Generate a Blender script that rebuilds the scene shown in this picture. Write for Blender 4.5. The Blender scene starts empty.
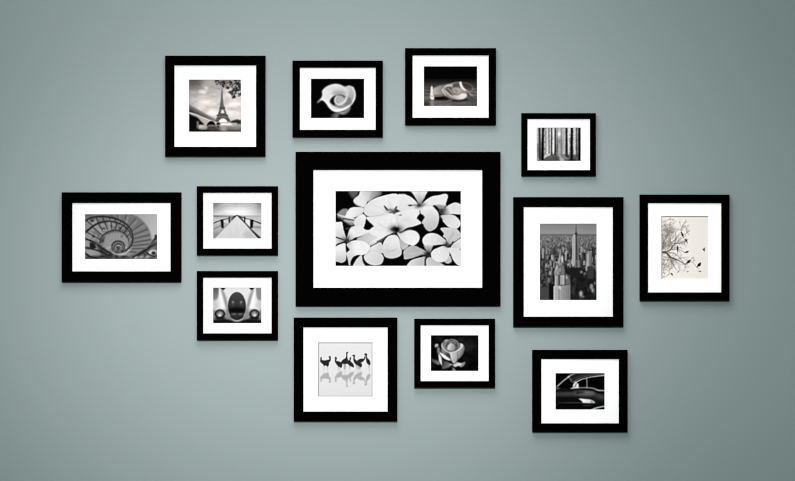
import bpy, bmesh, math, random
import numpy as np

# ------------------------------------------------------------------ layout
PXM = 300.0                  # photograph pixels per metre on the wall
CX, CY = 397.5, 240.5        # picture centre, pixels
ZC = 1.55                    # height of that centre on the wall
DIST = 12.0                  # camera to wall

C = bpy.context.scene.collection

# ------------------------------------------------------------------ a small tone-drawing kit for the printed photographs
SHARP = .6                   # edge crispness of the prints
S = 6                        # drawing samples per photograph pixel
GRID = 2                     # mesh cells per photograph pixel


def smooth_closed(P, n=6):
    P = np.asarray(P, float)
    out = []
    N = len(P)
    for i in range(N):
        p0, p1, p2, p3 = P[i - 1], P[i], P[(i + 1) % N], P[(i + 2) % N]
        for k in range(n):
            t = k / n
            out.append(0.5 * ((2 * p1) + (-p0 + p2) * t + (2 * p0 - 5 * p1 + 4 * p2 - p3) * t * t
                              + (-p0 + 3 * p1 - 3 * p2 + p3) * t ** 3))
    return np.array(out)


def smooth_open(P, n=8):
    P = np.asarray(P, float)
    if len(P) < 3:
        return P
    Q = np.vstack([2 * P[0] - P[1], P, 2 * P[-1] - P[-2]])
    out = []
    for i in range(1, len(Q) - 2):
        p0, p1, p2, p3 = Q[i - 1], Q[i], Q[i + 1], Q[i + 2]
        for k in range(n):
            t = k / n
            out.append(0.5 * ((2 * p1) + (-p0 + p2) * t + (2 * p0 - 5 * p1 + 4 * p2 - p3) * t * t
                              + (-p0 + 3 * p1 - 3 * p2 + p3) * t ** 3))
    out.append(P[-1])
    return np.array(out)


def box1(a, r, axis):
    if r < 1:
        return a
    pad = [(0, 0), (0, 0)]
    pad[axis] = (r + 1, r)
    b = np.cumsum(np.pad(a, pad, mode='edge'), axis=axis)
    n = a.shape[axis]
    w = 2 * r + 1
    if axis == 0:
        return (b[w:w + n] - b[:n]) / w
    return (b[:, w:w + n] - b[:, :n]) / w


def gauss(a, sig):
    if sig < 0.4:
        return a
    r = max(1, int(round(sig)))
    for _ in range(3):
        a = box1(box1(a, r, 0), r, 1)
    return a


class Pic:
    """A grey-tone drawing over a rectangle of the wall; points are given in a magnified view of that rectangle."""

    def __init__(self, rect, view, base):
        self.x0, self.y0, self.x1, self.y1 = rect
        self.W = int(round((self.x1 - self.x0) * S))
        self.H = int(round((self.y1 - self.y0) * S))
        self.vx, self.vy, self.sc = view
        self.k = S / self.sc
        self.A = np.full((self.H, self.W), float(base))
        yy, xx = np.mgrid[0:self.H, 0:self.W]
        self.X = ((xx + .5) / S + self.x0 - self.vx) * self.sc
        self.Y = ((yy + .5) / S + self.y0 - self.vy) * self.sc

    def val(self, v, sl):
        if isinstance(v, (int, float)):
            return v
        X, Y = self.X[sl], self.Y[sl]
        if v[0] == 'r':                       # radial: ('r', (cx, cy), radius, inner, outer)
            d = np.hypot(X - v[1][0], Y - v[1][1]) / v[2]
            t = np.clip(d, 0, 1)
            t = t * t * (3 - 2 * t)
            return v[3] + (v[4] - v[3]) * t
        v0, p0, v1, p1 = v                    # linear: (v0, p0, v1, p1)
        dx, dy = p1[0] - p0[0], p1[1] - p0[1]
        t = np.clip(((X - p0[0]) * dx + (Y - p0[1]) * dy) / (dx * dx + dy * dy), 0, 1)
        return v0 + (v1 - v0) * t

    def bbox(self, P, pad):
        ax = (np.array([P[:, 0].min() - pad, P[:, 0].max() + pad]) / self.sc + self.vx - self.x0) * S
        ay = (np.array([P[:, 1].min() - pad, P[:, 1].max() + pad]) / self.sc + self.vy - self.y0) * S
        x0, x1 = max(0, int(ax[0]) - 2), min(self.W, int(ax[1]) + 3)
        y0, y1 = max(0, int(ay[0]) - 2), min(self.H, int(ay[1]) + 3)
        if x1 <= x0 or y1 <= y0:
            return None
        return (slice(y0, y1), slice(x0, x1))

    def put(self, sl, m, v, a):
        m = m * a
        self.A[sl] = self.A[sl] * (1 - m) + self.val(v, sl) * m

    def fill(self, P, v, smooth=True, blur=0.0, a=1.0):
        P = np.asarray(P, float)
        if smooth:
            P = smooth_closed(P)
        sl = self.bbox(P, blur * 3)
        if sl is None:
            return
        X, Y = self.X[sl], self.Y[sl]
        ins = np.zeros(X.shape, bool)
        xs, ys = X[0], Y[:, 0]
        N = len(P)
        for i in range(N):
            (ax, ay), (bx, by) = P[i], P[(i + 1) % N]
            if ay == by:
                continue
            rows = np.nonzero((ys >= min(ay, by)) & (ys < max(ay, by)))[0]
            if len(rows) == 0:
                continue
            xc = ax + (ys[rows] - ay) * (bx - ax) / (by - ay)
            ins[rows] ^= xs[None, :] < xc[:, None]
        m = gauss(ins.astype(float), blur * self.k)
        self.put(sl, m, v, a)

    def stroke(self, P, w, v, smooth=True, blur=0.0, a=1.0):
        P = np.asarray(P, float)
        ws = np.full(len(P), float(w)) if np.isscalar(w) else np.interp(np.linspace(0, 1, len(P)), np.linspace(0, 1, len(w)), w)
        if smooth and len(P) > 2:
            Q = smooth_open(np.column_stack([P, ws]))
            P, ws = Q[:, :2], Q[:, 2]
        sl = self.bbox(P, blur * 3 + ws.max())
        if sl is None:
            return
        X, Y = self.X[sl], self.Y[sl]
        m = np.zeros(X.shape)
        for i in range(len(P) - 1):
            (ax, ay), (bx, by) = P[i], P[i + 1]
            dx, dy = bx - ax, by - ay
            L = dx * dx + dy * dy + 1e-9
            t = np.clip(((X - ax) * dx + (Y - ay) * dy) / L, 0, 1)
            d = np.hypot(X - ax - t * dx, Y - ay - t * dy)
            wr = (ws[i] + (ws[i + 1] - ws[i]) * t) / 2
            m = np.maximum(m, np.clip((wr - d) * self.k + .5, 0, 1))
        m = gauss(m, blur * self.k)
        self.put(sl, m, v, a)

    def ell(self, cx, cy, rx, ry, v, rot=0, blur=0.0, a=1.0):
        t = np.linspace(0, 2 * math.pi, 40, endpoint=False)
        c, s = math.cos(math.radians(rot)), math.sin(math.radians(rot))
        ex, ey = rx * np.cos(t), ry * np.sin(t)
        self.fill(np.column_stack([cx + ex * c - ey * s, cy + ex * s + ey * c]), v, False, blur, a)

    def rect(self, x0, y0, x1, y1, v, blur=0.0, a=1.0):
        self.fill([(x0, y0), (x1, y0), (x1, y1), (x0, y1)], v, False, blur, a)

    def noise(self, seed, cx, cy, amp, region=None):
        """smooth value noise with cells cx by cy (view units); region = (x0, y0, x1, y1, feather)"""
        rng = np.random.default_rng(seed)
        gx, gy = self.X / cx, self.Y / cy
        nx, ny = int(gx.max()) + 3, int(gy.max()) + 3
        G = rng.uniform(-1, 1, (max(ny, 3), max(nx, 3)))
        gx, gy = np.clip(gx, 0, None), np.clip(gy, 0, None)
        ix, iy = gx.astype(int), gy.astype(int)
        fx, fy = gx - ix, gy - iy
        fx, fy = fx * fx * (3 - 2 * fx), fy * fy * (3 - 2 * fy)
        n = (G[iy, ix] * (1 - fx) + G[iy, ix + 1] * fx) * (1 - fy) + (G[iy + 1, ix] * (1 - fx) + G[iy + 1, ix + 1] * fx) * fy
        if region:
            x0, y0, x1, y1, f = region
            n = n * np.clip((self.X - x0) / f, 0, 1) * np.clip((x1 - self.X) / f, 0, 1) \
                * np.clip((self.Y - y0) / f, 0, 1) * np.clip((y1 - self.Y) / f, 0, 1)
        self.A = np.clip(self.A + n * amp, 0, 255)


def off(P, dx, dy):
    return [(x + dx, y + dy) for x, y in P]


# ------------------------------------------------------------------ the thirteen printed photographs
def pic_tower(r):
    p = Pic(r, (188, 78, 8.745), 188)
    p.fill([(0, 0), (480, 0), (480, 90), (0, 130)], 150, False, 30)
    p.ell(30, 40, 110, 60, 88, 0, 35)
    p.ell(20, 160, 60, 70, 140, 0, 30, .8)
    p.ell(190, 55, 60, 40, 165, 0, 25)
    p.ell(128, 122, 40, 14, 225, 10, 9)
    p.ell(160, 92, 16, 12, 215, 0, 7)
    p.ell(60, 130, 40, 14, 175, 0, 12)
    p.ell(80, 195, 70, 22, 190, 10, 16)
    p.ell(170, 215, 80, 26, 222, -8, 16)
    p.ell(230, 175, 40, 14, 180, 0, 10)
    p.ell(170, 255, 90, 10, 190, 8, 10, .8)
    p.ell(215, 305, 60, 22, 232, 0, 12)
    p.ell(120, 270, 60, 14, 205, 25, 12)
    p.ell(350, 140, 30, 50, 212, 0, 16)
    p.ell(400, 230, 70, 24, 228, -6, 14)
    p.ell(410, 270, 70, 12, 178, -4, 9, .8)
    p.ell(380, 310, 80, 24, 222, 0, 14)
    p.ell(430, 345, 40, 16, 205, 0, 10)
    p.noise(3, 34, 16, 12, (10, 30, 470, 350, 40))
    # far bank, trees and moored boats
    p.rect(240, 372, 470, 420, 150, 5)
    p.fill([(370, 385), (385, 372), (405, 365), (430, 360), (445, 366), (470, 368), (470, 398), (380, 398)], 48, True, 4)
    p.rect(265, 392, 425, 412, 222, 5)
    p.rect(380, 398, 470, 408, 120, 4)
    # river
    p.fill([(0, 420), (480, 416), (480, 480), (0, 480)], (132, (0, 420), 62, (0, 468)), False, 4)
    p.ell(310, 440, 30, 20, 150, 0, 9)
    p.ell(420, 432, 40, 9, 130, 0, 7)
    p.rect(170, 440, 270, 480, 52, 12)
    # bridge
    p.fill([(5, 285), (80, 308), (160, 348), (250, 378), (252, 420), (160, 445), (0, 445)], 168, False, 4)
    p.fill([(5, 218), (40, 245), (110, 285), (180, 325), (252, 362), (252, 382), (200, 366), (140, 345), (70, 315), (5, 296)],
           (150, (100, 270), 48, (70, 322)), False, 3)
    p.stroke([(5, 300), (70, 318), (150, 352), (245, 388)], 7, 205, True, 3)
    p.fill([(0, 322), (40, 326), (85, 345), (118, 378), (140, 405), (135, 445), (60, 458), (0, 460)], 22, True, 4)
    p.rect(78, 375, 95, 440, 120, 4)
    p.rect(95, 406, 166, 446, (190, (100, 0), 150, (166, 0)), 4)
    p.fill([(163, 416), (168, 400), (178, 386), (192, 376), (206, 373), (222, 378), (234, 392), (240, 416)], 20, False, 3)
    p.rect(168, 416, 245, 446, 66, 4)
    p.rect(176, 408, 236, 416, 120, 3)
    p.fill([(246, 408), (250, 392), (264, 384), (280, 390), (284, 408)], 40, False, 3)
    p.rect(0, 446, 180, 480, 26, 8)
    p.rect(250, 412, 275, 432, 60, 4)
    p.ell(130, 442, 34, 6, 140, 0, 5)
    # lattice tower
    p.fill([(292, 95), (301, 95), (305, 180), (312, 240), (322, 258), (322, 272), (340, 322), (372, 378), (238, 378), (258, 326),
            (275, 272), (277, 252), (285, 190)], (112, (300, 100), 82, (300, 370)), False, 2.5)
    p.fill([(272, 382), (280, 362), (300, 352), (325, 358), (340, 382)], 232, True, 3)
    p.fill([(288, 304), (293, 280), (302, 276), (312, 284), (316, 306)], 205, True, 3)
    p.stroke([(252, 326), (345, 326)], 9, 78, False, 2)
    p.stroke([(275, 262), (322, 262)], 8, 76, False, 2)
    p.stroke([(262, 345), (285, 338), (315, 338), (340, 348)], 7, 150, True, 3, .6)
    p.noise(8, 9, 9, 12, (245, 250, 365, 375, 8))
    p.A = np.clip(126 + (p.A - 118) * 1.2, 0, 255)
    # hanging leaves
    rnd = random.Random(5)
    for cx, cy, n, sp in ((262, 28, 9, 14), (292, 45, 14, 18), (312, 70, 9, 12), (330, 38, 14, 20), (375, 55, 18, 22), (425, 45, 34, 36), (448, 95, 24, 26),
                          (408, 100, 30, 24), (385, 130, 22, 18), (400, 168, 12, 10), (452, 140, 9, 10), (352, 84, 6, 12), (440, 25, 20, 26)):
        for _ in range(n):
            p.ell(rnd.gauss(cx, sp * .6), rnd.gauss(cy, sp * .55), rnd.uniform(5, 13), rnd.uniform(4, 8), rnd.choice((25, 40, 60, 85, 110)),
                  rnd.uniform(0, 180), 2.5, .9)
    for _ in range(26):
        p.ell(rnd.uniform(260, 460), rnd.uniform(25, 110), rnd.uniform(4, 8), rnd.uniform(3, 6), rnd.choice((175, 200, 215)), rnd.uniform(0, 180), 2.5, .75)
    return p


def pic_calla(r):
    p = Pic(r, (310, 78, 11.73), 2)
    p.fill([(235, 475), (258, 425), (305, 400), (345, 418), (312, 475)], (45, (240, 440), 105, (310, 440)), True, 9)
    p.fill([(325, 405), (400, 385), (472, 335), (468, 380), (430, 420), (380, 428)], (150, (400, 395), 85, (430, 425)), True, 5)
    out = [(88, 282), (112, 255), (138, 225), (146, 190), (143, 158), (165, 125), (215, 90), (290, 70), (350, 78), (412, 106), (455, 93),
           (500, 110), (523, 155), (531, 215), (515, 270), (470, 330), (420, 368), (340, 394), (290, 392), (245, 366), (205, 312), (180, 280),
           (150, 262), (118, 272), (95, 290)]
    p.fill(out, (236, (180, 120), 222, (300, 380)), True, 5)
    p.fill([(88, 290), (95, 268), (118, 258), (125, 272), (100, 292)], 90, True, 6, .75)
    # upper fold tones
    p.ell(300, 122, 130, 16, 214, -4, 14, .8)
    p.ell(340, 182, 90, 34, 150, 0, 20, .85)
    p.ell(215, 215, 40, 60, 228, 0, 18, .8)
    # right lobe
    p.fill([(418, 112), (455, 95), (500, 112), (522, 160), (524, 220), (505, 260), (470, 245), (440, 215), (442, 160)],
           (200, (430, 120), 172, (470, 230)), True, 7)
    p.stroke([(436, 118), (446, 160), (438, 210)], 10, 224, True, 6, .8)
    p.stroke([(496, 116), (516, 165), (519, 222), (498, 278), (455, 328)], 15, 228, True, 6)
    # throat
    p.fill([(234, 272), (262, 230), (310, 203), (370, 196), (420, 215), (478, 236), (484, 280), (440, 326), (370, 350), (300, 335), (252, 305)],
           (55, (250, 270), 135, (430, 270)), True, 6)
    p.fill([(237, 268), (264, 230), (302, 214), (288, 262), (292, 312), (258, 300)], 14, True, 7)
    p.ell(365, 212, 45, 10, 70, 8, 6, .9)
    p.ell(440, 285, 45, 42, 128, 0, 12)
    p.ell(350, 322, 60, 18, 170, 0, 10, .9)
    p.ell(345, 258, 54, 52, 198, 0, 6)
    p.stroke([(325, 208), (296, 235), (294, 275), (320, 304), (365, 304), (405, 272), (432, 225)], [10, 15, 18, 20, 24, 30, 20], 226, True, 6)
    p.stroke([(330, 236), (314, 255), (318, 280), (338, 290)], 10, 120, True, 5, .9)
    p.ell(360, 255, 34, 28, 178, -20, 9)
    p.stroke([(330, 222), (370, 226), (400, 236)], 9, 150, True, 4, .7)
    # bright lower lip
    p.stroke([(150, 240), (200, 292), (240, 345), (290, 378), (345, 380), (410, 358), (462, 320)], [16, 24, 26, 26, 24, 20, 14], 246, True, 6)
    return p


def pic_shoes(r):
    p = Pic(r, (423, 65, 11.446), 2)
    p.fill([(0, 150), (700, 150), (700, 260), (0, 260)], (2, (0, 150), 74, (0, 255)), False, 6)
    p.fill([(0, 255), (700, 255), (700, 500), (0, 500)], (78, (0, 255), 104, (0, 440)), False, 6)
    p.noise(2, 150, 12, 22, (0, 220, 700, 480, 40))
    p.noise(4, 20, 10, 8, (0, 220, 700, 480, 40))
    p.rect(0, 410, 80, 480, 38, 16, .8)
    p.rect(330, 440, 620, 480, 66, 10, .7)
    p.ell(560, 400, 70, 22, 70, 0, 14)
    p.ell(200, 376, 110, 24, 8, 3, 9)
    p.ell(420, 402, 100, 12, 10, -3, 8)
    # rear shoe lying on its side
    p.fill([(115, 275), (165, 245), (230, 228), (300, 214), (260, 260), (220, 300), (225, 345), (140, 357), (118, 330)],
           (178, (130, 290), 120, (250, 280)), True, 5)
    p.fill([(110, 345), (210, 335), (230, 352), (140, 362)], 110, True, 5)
    p.fill([(92, 248), (113, 248), (116, 300), (122, 345), (132, 360), (126, 392), (100, 396), (82, 365), (88, 320)], 236, True, 4)
    p.stroke([(86, 352), (128, 358)], 6, 120, False, 3)
    p.rect(92, 400, 122, 470, 150, 9, .8)
    # front shoe
    p.fill([(205, 295), (225, 265), (265, 235), (330, 208), (400, 198), (440, 230), (470, 280), (505, 330), (492, 368), (440, 396), (385, 398),
            (310, 382), (262, 356), (225, 326)], 142, True, 4)
    p.fill([(335, 232), (370, 206), (405, 202), (425, 250), (410, 270), (350, 260)], 82, True, 6)
    p.fill([(255, 262), (290, 250), (340, 270), (345, 320), (320, 345), (280, 310)], 122, True, 7)
    p.stroke([(268, 275), (300, 300), (325, 340)], 10, 52, True, 5)
    p.stroke([(300, 262), (330, 290), (338, 325)], 9, 64, True, 5)
    p.stroke([(285, 262), (312, 288), (330, 318)], 6, 176, True, 4)
    p.fill([(340, 268), (400, 255), (440, 285), (430, 330), (370, 340), (340, 310)], 172, True, 7)
    p.stroke([(352, 285), (382, 292), (376, 325), (350, 322)], 9, 105, True, 5)
    p.fill([(345, 345), (400, 340), (450, 320), (497, 335), (488, 366), (440, 390), (390, 388)], (196, (350, 350), 236, (450, 350)), True, 6)
    p.stroke([(352, 330), (385, 340), (420, 325)], 7, 96, True, 5)
    p.stroke([(410, 330), (430, 310), (470, 315)], 9, 150, True, 5)
    p.stroke([(238, 262), (222, 290), (245, 318), (262, 345)], [9, 13, 12, 8], 205, True, 4)
    p.stroke([(240, 285), (290, 328), (340, 362), (400, 380)], 13, 198, True, 4)
    p.stroke([(262, 350), (310, 378), (370, 396), (440, 394)], 7, 70, True, 4)
    p.stroke([(245, 252), (290, 234), (335, 236)], [9, 16, 12], 208, True, 4)
    p.stroke([(300, 222), (340, 214)], 6, 170, False, 4)
    p.stroke([(268, 258), (330, 262)], 7, 60, True, 4)
    p.stroke([(335, 215), (365, 202), (405, 198)], 5, 130, True, 3)
    # ribbon
    p.fill([(412, 198), (440, 194), (446, 225), (470, 262), (505, 290), (490, 300), (450, 280), (425, 245)], 238, True, 4)
    p.stroke([(445, 205), (500, 208), (545, 232), (570, 262), (560, 292), (525, 300), (495, 285)], [5, 6, 7, 8, 8, 10, 12], 132, True, 3)
    p.ell(510, 248, 46, 28, 58, 18, 8, .7)
    p.stroke([(495, 290), (520, 315), (560, 350)], [16, 18, 22], 150, True, 6)
    p.stroke([(505, 320), (530, 355), (560, 372)], [8, 12, 14], 62, True, 6)
    return p


def pic_forest(r):
    p = Pic(r, (535, 126, 13.354), 176)
    p.fill([(0, 200), (650, 200), (650, 480), (0, 480)], 150, False, 50)
    p.noise(5, 12, 60, 34)
    p.noise(6, 11, 14, 60, (20, 20, 620, 380, 20))
    p.ell(340, 260, 60, 130, 140, 0, 30, .8)
    p.ell(318, 112, 60, 60, 206, 0, 26)
    p.ell(318, 112, 24, 24, 255, 0, 8)
    p.ell(325, 290, 18, 70, 186, 0, 9, .8)
    for x, w, v in ((36, 16, 196), (87, 14, 245), (165, 22, 240), (205, 12, 255), (247, 22, 246), (385, 30, 205), (447, 20, 235), (526, 26, 222), (567, 9, 175)):
        p.rect(x - w / 2, 25, x + w / 2, 375 if x > 120 else 220, v, 5, .85)
    p.rect(237, 180, 258, 330, 250, 6)
    p.rect(160, 230, 175, 370, 240, 6)
    p.rect(30, 230, 55, 440, 100, 14, .9)
    # forest floor
    p.fill([(0, 470), (0, 440), (110, 430), (215, 372), (300, 372), (360, 372), (470, 395), (560, 380), (650, 385), (650, 480), (0, 480)], 88, False, 9)
    p.noise(9, 20, 9, 26, (20, 370, 620, 470, 20))
    p.rect(120, 445, 420, 475, 52, 12, .7)
    p.fill([(112, 428), (135, 395), (215, 362), (214, 380), (150, 408), (118, 436)], 232, True, 6)
    p.fill([(125, 370), (200, 355), (205, 372), (130, 388)], 190, True, 8, .7)
    p.fill([(305, 372), (332, 368), (352, 400), (385, 435), (400, 470), (335, 470), (325, 420)], 172, True, 8)
    p.fill([(355, 372), (400, 395), (430, 430), (400, 430)], 175, True, 7, .7)
    p.fill([(22, 425), (60, 415), (75, 425), (35, 458)], 165, True, 8)
    # trunks
    for x0, x1, w0, w1, v, yb in ((147, 146, 8, 9, 120, 365), (186, 190, 12, 14, 95, 358), (160, 158, 6, 6, 150, 350), (297, 300, 8, 14, 105, 350), (350, 352, 9, 12, 112, 360),
                                  (222, 221, 14, 17, 42, 385), (272, 271, 18, 24, 46, 378), (375, 378, 8, 8, 140, 340), (410, 412, 8, 10, 90, 360),
                                  (64, 70, 26, 34, 55, 430), (110, 104, 28, 36, 6, 440), (422, 424, 20, 28, 30, 388), (490, 487, 28, 34, 12, 445),
                                  (553, 555, 13, 15, 62, 410), (590, 592, 32, 38, 4, 470)):
        p.stroke([(x0, 20), ((x0 + x1) / 2, 200), (x1, yb)], [w0, (w0 + w1) / 2, w1], v, False, 4)
    p.stroke([(262, 378), (285, 340), (300, 250)], 10, 70, True, 5, .7)
    p.ell(430, 400, 30, 14, 50, 20, 8)
    p.ell(500, 455, 60, 14, 28, 0, 10)
    p.rect(20, 20, 34, 475, 170, 6, .4)
    return p


def pic_stairs(r):
    p = Pic(r, (83, 212, 9.816), 108)
    p.noise(3, 40, 30, 18)
    # outer flight
    p.fill([(300, 20), (520, 20), (590, 95), (640, 175), (668, 280), (610, 335), (520, 395), (420, 440), (380, 420), (470, 330), (490, 250), (450, 160), (380, 95), (320, 60)],
           112, True, 5)
    lines = [((345, 80), (340, 22)), ((408, 112), (424, 30)), ((445, 150), (512, 70)), ((476, 190), (590, 112)), ((490, 226), (632, 172)), ((494, 264), (655, 226)),
             ((490, 300), (660, 272)), ((480, 332), (640, 314)), ((462, 362), (590, 356)), ((440, 390), (520, 392))]
    for (a, b) in lines:
        p.stroke([(a[0] + 6, a[1] + 16), (b[0] + 14, b[1] + 22)], [12, 26], 138, False, 6, .8)
    for (a, b) in lines:
        p.stroke([a, b], [8, 12], 74, False, 3, .85)
    p.fill([(500, 15), (740, 15), (740, 232), (672, 275), (650, 200), (625, 145), (580, 95), (530, 50)],
           (166, (560, 40), 182, (710, 160)), True, 4)
    p.stroke([(520, 40), (580, 92), (628, 150), (655, 215), (668, 275)], 14, 95, True, 6, .6)
    # treads between the rails on the left
    p.fill([(20, 90), (120, 60), (260, 62), (380, 105), (450, 180), (480, 260), (440, 300), (380, 210), (300, 180), (210, 215), (170, 290), (100, 420), (20, 430)],
           128, True, 6)
    p.noise(7, 26, 26, 28, (20, 60, 470, 440, 30))
    for q in ([(45, 205), (90, 200), (150, 260), (110, 262)], [(70, 290), (150, 285), (165, 315), (110, 318)], [(25, 215), (60, 225), (70, 270), (25, 255)],
              [(25, 285), (70, 300), (75, 340), (25, 340)], [(125, 375), (40, 365), (60, 420), (180, 425)], [(110, 150), (150, 130), (195, 195), (175, 215)],
              [(175, 130), (215, 115), (235, 160), (210, 185)], [(240, 110), (275, 108), (275, 165), (250, 170)], [(70, 95), (130, 85), (145, 108), (100, 130)]):
        p.fill(q, 160, True, 6, .8)
    # inner flight
    p.fill([(205, 310), (215, 260), (250, 222), (300, 206), (355, 206), (410, 235), (445, 290), (420, 370), (340, 408), (260, 395), (215, 350)], 158, True, 6)
    for k in range(17):
        an = math.radians(150 + k * 13)
        p.stroke([(345 + 66 * math.cos(an), 330 + 60 * math.sin(an)), (335 + 132 * math.cos(an - .12), 305 + 105 * math.sin(an - .12))], [4, 7], 108, False, 3, .8)
    # rails
    for pts, w, v in (([(20, 92), (70, 62), (150, 48), (230, 50), (310, 64), (385, 96), (440, 135), (476, 190), (488, 250), (482, 305), (455, 350), (410, 385)], [14, 18, 18, 14, 14, 12], 44),
                      ([(20, 205), (60, 172), (120, 128), (200, 98), (280, 94), (350, 112), (410, 145), (455, 195), (474, 250)], [16, 18, 14, 12, 10, 9], 36),
                      ([(168, 300), (180, 255), (215, 214), (275, 186), (340, 182), (400, 206), (440, 252), (448, 290)], [12, 12, 14, 13, 9, 8], 58)):
        p.stroke(pts, w, v, True, 3)
    for a, b in (((40, 88), (92, 132)), ((70, 70), (88, 100)), ((132, 62), (155, 108)), ((195, 58), (206, 92)), ((262, 60), (262, 90)), ((320, 70), (312, 98)), ((370, 95), (355, 120)),
                 ((410, 118), (395, 142)), ((445, 150), (425, 172)),
                 ((92, 145), (188, 228)), ((158, 125), (200, 192)), ((214, 104), (240, 172)), ((276, 100), (280, 165)), ((330, 110), (320, 172)), ((385, 140), (358, 188)),
                 ((422, 170), (396, 212)), ((450, 220), (424, 250)), ((30, 192), (172, 272)), ((22, 262), (160, 305)), ((22, 345), (130, 352)), ((22, 398), (90, 445))):
        p.stroke([a, b], [9, 7], 40, False, 3)
    for x, y, q in ((95, 85, 16), (205, 165, 13), (280, 140, 10), (360, 165, 12), (425, 190, 11), (105, 240, 14), (95, 330, 22), (195, 280, 12), (380, 240, 8)):
        p.ell(x, y, q, q, 42, 0, 5, .8)
    p.ell(205, 182, 9, 9, 170, 0, 4)
    # newel well
    p.ell(345, 342, 70, 66, 62, 0, 4)
    p.ell(345, 344, 54, 50, 128, 0, 4)
    p.ell(346, 346, 46, 42, 66, 0, 4)
    p.ell(346, 348, 34, 30, 140, 0, 4)
    p.ell(347, 352, 22, 18, 70, 0, 4)
    p.ell(345, 366, 12, 10, 40, 0, 3)
    p.stroke([(280, 402), (330, 416), (390, 412), (440, 388), (480, 345)], [8, 16, 20, 14, 6], 176, True, 5)
    p.fill([(150, 310), (230, 370), (300, 412), (360, 430), (420, 430), (430, 470), (20, 470), (20, 440), (180, 420), (150, 350)], 62, True, 8)
    p.noise(12, 30, 14, 26, (150, 320, 470, 470, 20))
    p.stroke([(20, 258), (120, 305), (200, 362), (290, 415)], [12, 12, 14, 10], 30, True, 3)
    p.stroke([(20, 350), (130, 372), (230, 410)], 12, 34, True, 4)
    p.stroke([(20, 405), (70, 436), (140, 452)], 16, 30, True, 4)
    p.fill([(72, 300), (115, 310), (125, 350), (75, 355)], 34, True, 4)
    # lower right railing
    p.fill([(470, 430), (560, 385), (650, 320), (735, 225), (735, 470), (440, 470)], 92, True, 6)
    p.noise(17, 24, 18, 40, (600, 330, 735, 470, 30))
    p.stroke([(490, 445), (590, 385), (670, 310), (735, 225)], [14, 18, 18, 22], 34, True, 3)
    p.stroke([(560, 400), (640, 355), (735, 300)], 12, 40, True, 3)
    p.stroke([(610, 360), (690, 290), (735, 270)], 9, 150, True, 4, .7)
    p.ell(680, 395, 44, 26, 198, -10, 5)
    p.ell(690, 402, 22, 18, 52, 0, 4)
    p.stroke([(600, 380), (640, 410), (700, 440)], 12, 36, True, 4)
    p.stroke([(540, 425), (590, 400), (610, 430)], 10, 40, True, 4)
    for x, y in ((570, 440), (630, 440), (520, 445)):
        p.ell(x, y, 20, 9, 165, -20, 5)
    p.ell(708, 235, 8, 12, 40, 0, 3)
    return p


def pic_pier(r):
    p = Pic(r, (212, 202, 12.667), 224)
    p.fill([(0, 0), (650, 0), (650, 70), (0, 90)], 196, False, 30)
    p.ell(15, 30, 90, 70, 120, 0, 40)
    p.ell(640, 40, 90, 80, 128, 0, 40)
    p.ell(130, 65, 90, 12, 186, -8, 12, .8)
    p.ell(500, 60, 80, 10, 196, 8, 12, .8)
    p.ell(600, 130, 50, 10, 175, 0, 12, .8)
    p.ell(30, 130, 40, 16, 190, 0, 14)
    p.ell(330, 135, 170, 44, 254, 0, 26)
    p.noise(3, 60, 14, 6)
    # sea
    p.rect(0, 182, 650, 480, 196, 3)
    p.rect(0, 168, 290, 190, (112, (20, 0), 170, (290, 0)), 4)
    p.rect(340, 172, 650, 186, (186, (340, 0), 165, (620, 0)), 4)
    p.noise(5, 70, 10, 10, (0, 185, 650, 470, 20))
    p.fill([(0, 290), (130, 270), (250, 215), (300, 185), (140, 480), (0, 480)], 176, False, 16, .8)
    p.fill([(0, 390), (90, 370), (60, 480), (0, 480)], 130, False, 16, .8)
    # deck
    p.fill([(306, 176), (332, 176), (420, 268), (490, 345), (605, 470), (30, 470), (150, 345)], (228, (320, 190), 214, (320, 460)), False, 5)
    p.noise(8, 10, 60, 5, (120, 230, 560, 470, 20))
    p.fill([(385, 385), (470, 350), (560, 460), (430, 460)], 190, False, 14, .8)
    p.stroke([(385, 380), (410, 362)], 6, 250, False, 4, .8)
    p.fill([(500, 330), (640, 310), (640, 470), (600, 450)], 196, False, 8, .7)
    p.ell(575, 318, 60, 12, 138, 4, 9)
    p.stroke([(560, 390), (640, 400)], 16, 216, False, 8)
    # left rail
    p.stroke([(10, 276), (60, 252), (120, 232), (215, 203), (300, 180)], [14, 13, 11, 8, 8], 62, True, 3)
    p.stroke([(10, 350), (90, 308), (170, 262), (240, 222), (290, 190)], [12, 11, 8, 7, 6], 118, True, 4)
    p.stroke([(20, 452), (100, 378), (170, 310), (240, 245), (305, 180)], [12, 10, 8, 7, 6], 142, True, 5, .85)
    p.rect(154, 236, 206, 266, 236, 6, .8)
    p.rect(234, 206, 244, 240, 240, 4)
    p.fill([(110, 222), (146, 220), (152, 328), (122, 330)], 18, False, 3.5)
    p.stroke([(219, 193), (222, 252)], 18, 34, False, 3.5)
    p.stroke([(246, 222), (300, 180)], [18, 10], 66, False, 4)
    p.stroke([(270, 188), (305, 174), (320, 172)], 12, 45, True, 3)
    # right rail
    p.stroke([(320, 172), (345, 180), (400, 198), (450, 214), (520, 236), (640, 280)], [9, 12, 9, 8, 12, 17], 42, True, 3)
    p.rect(424, 222, 482, 296, 240, 8, .85)
    p.stroke([(424, 208), (482, 226)], 6, 150, False, 4)
    p.stroke([(340, 184), (385, 232), (425, 272), (490, 345), (545, 400), (612, 468)], [16, 12, 12, 15, 24, 30], 30, True, 3.5)
    p.stroke([(345, 188), (395, 228)], [20, 10], 62, False, 5)
    p.fill([(482, 222), (521, 224), (514, 330), (480, 330)], 14, False, 3.5)
    p.stroke([(411, 193), (410, 250)], 19, 34, False, 3.5)
    p.rect(395, 205, 402, 232, 245, 3)
    return p


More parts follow.
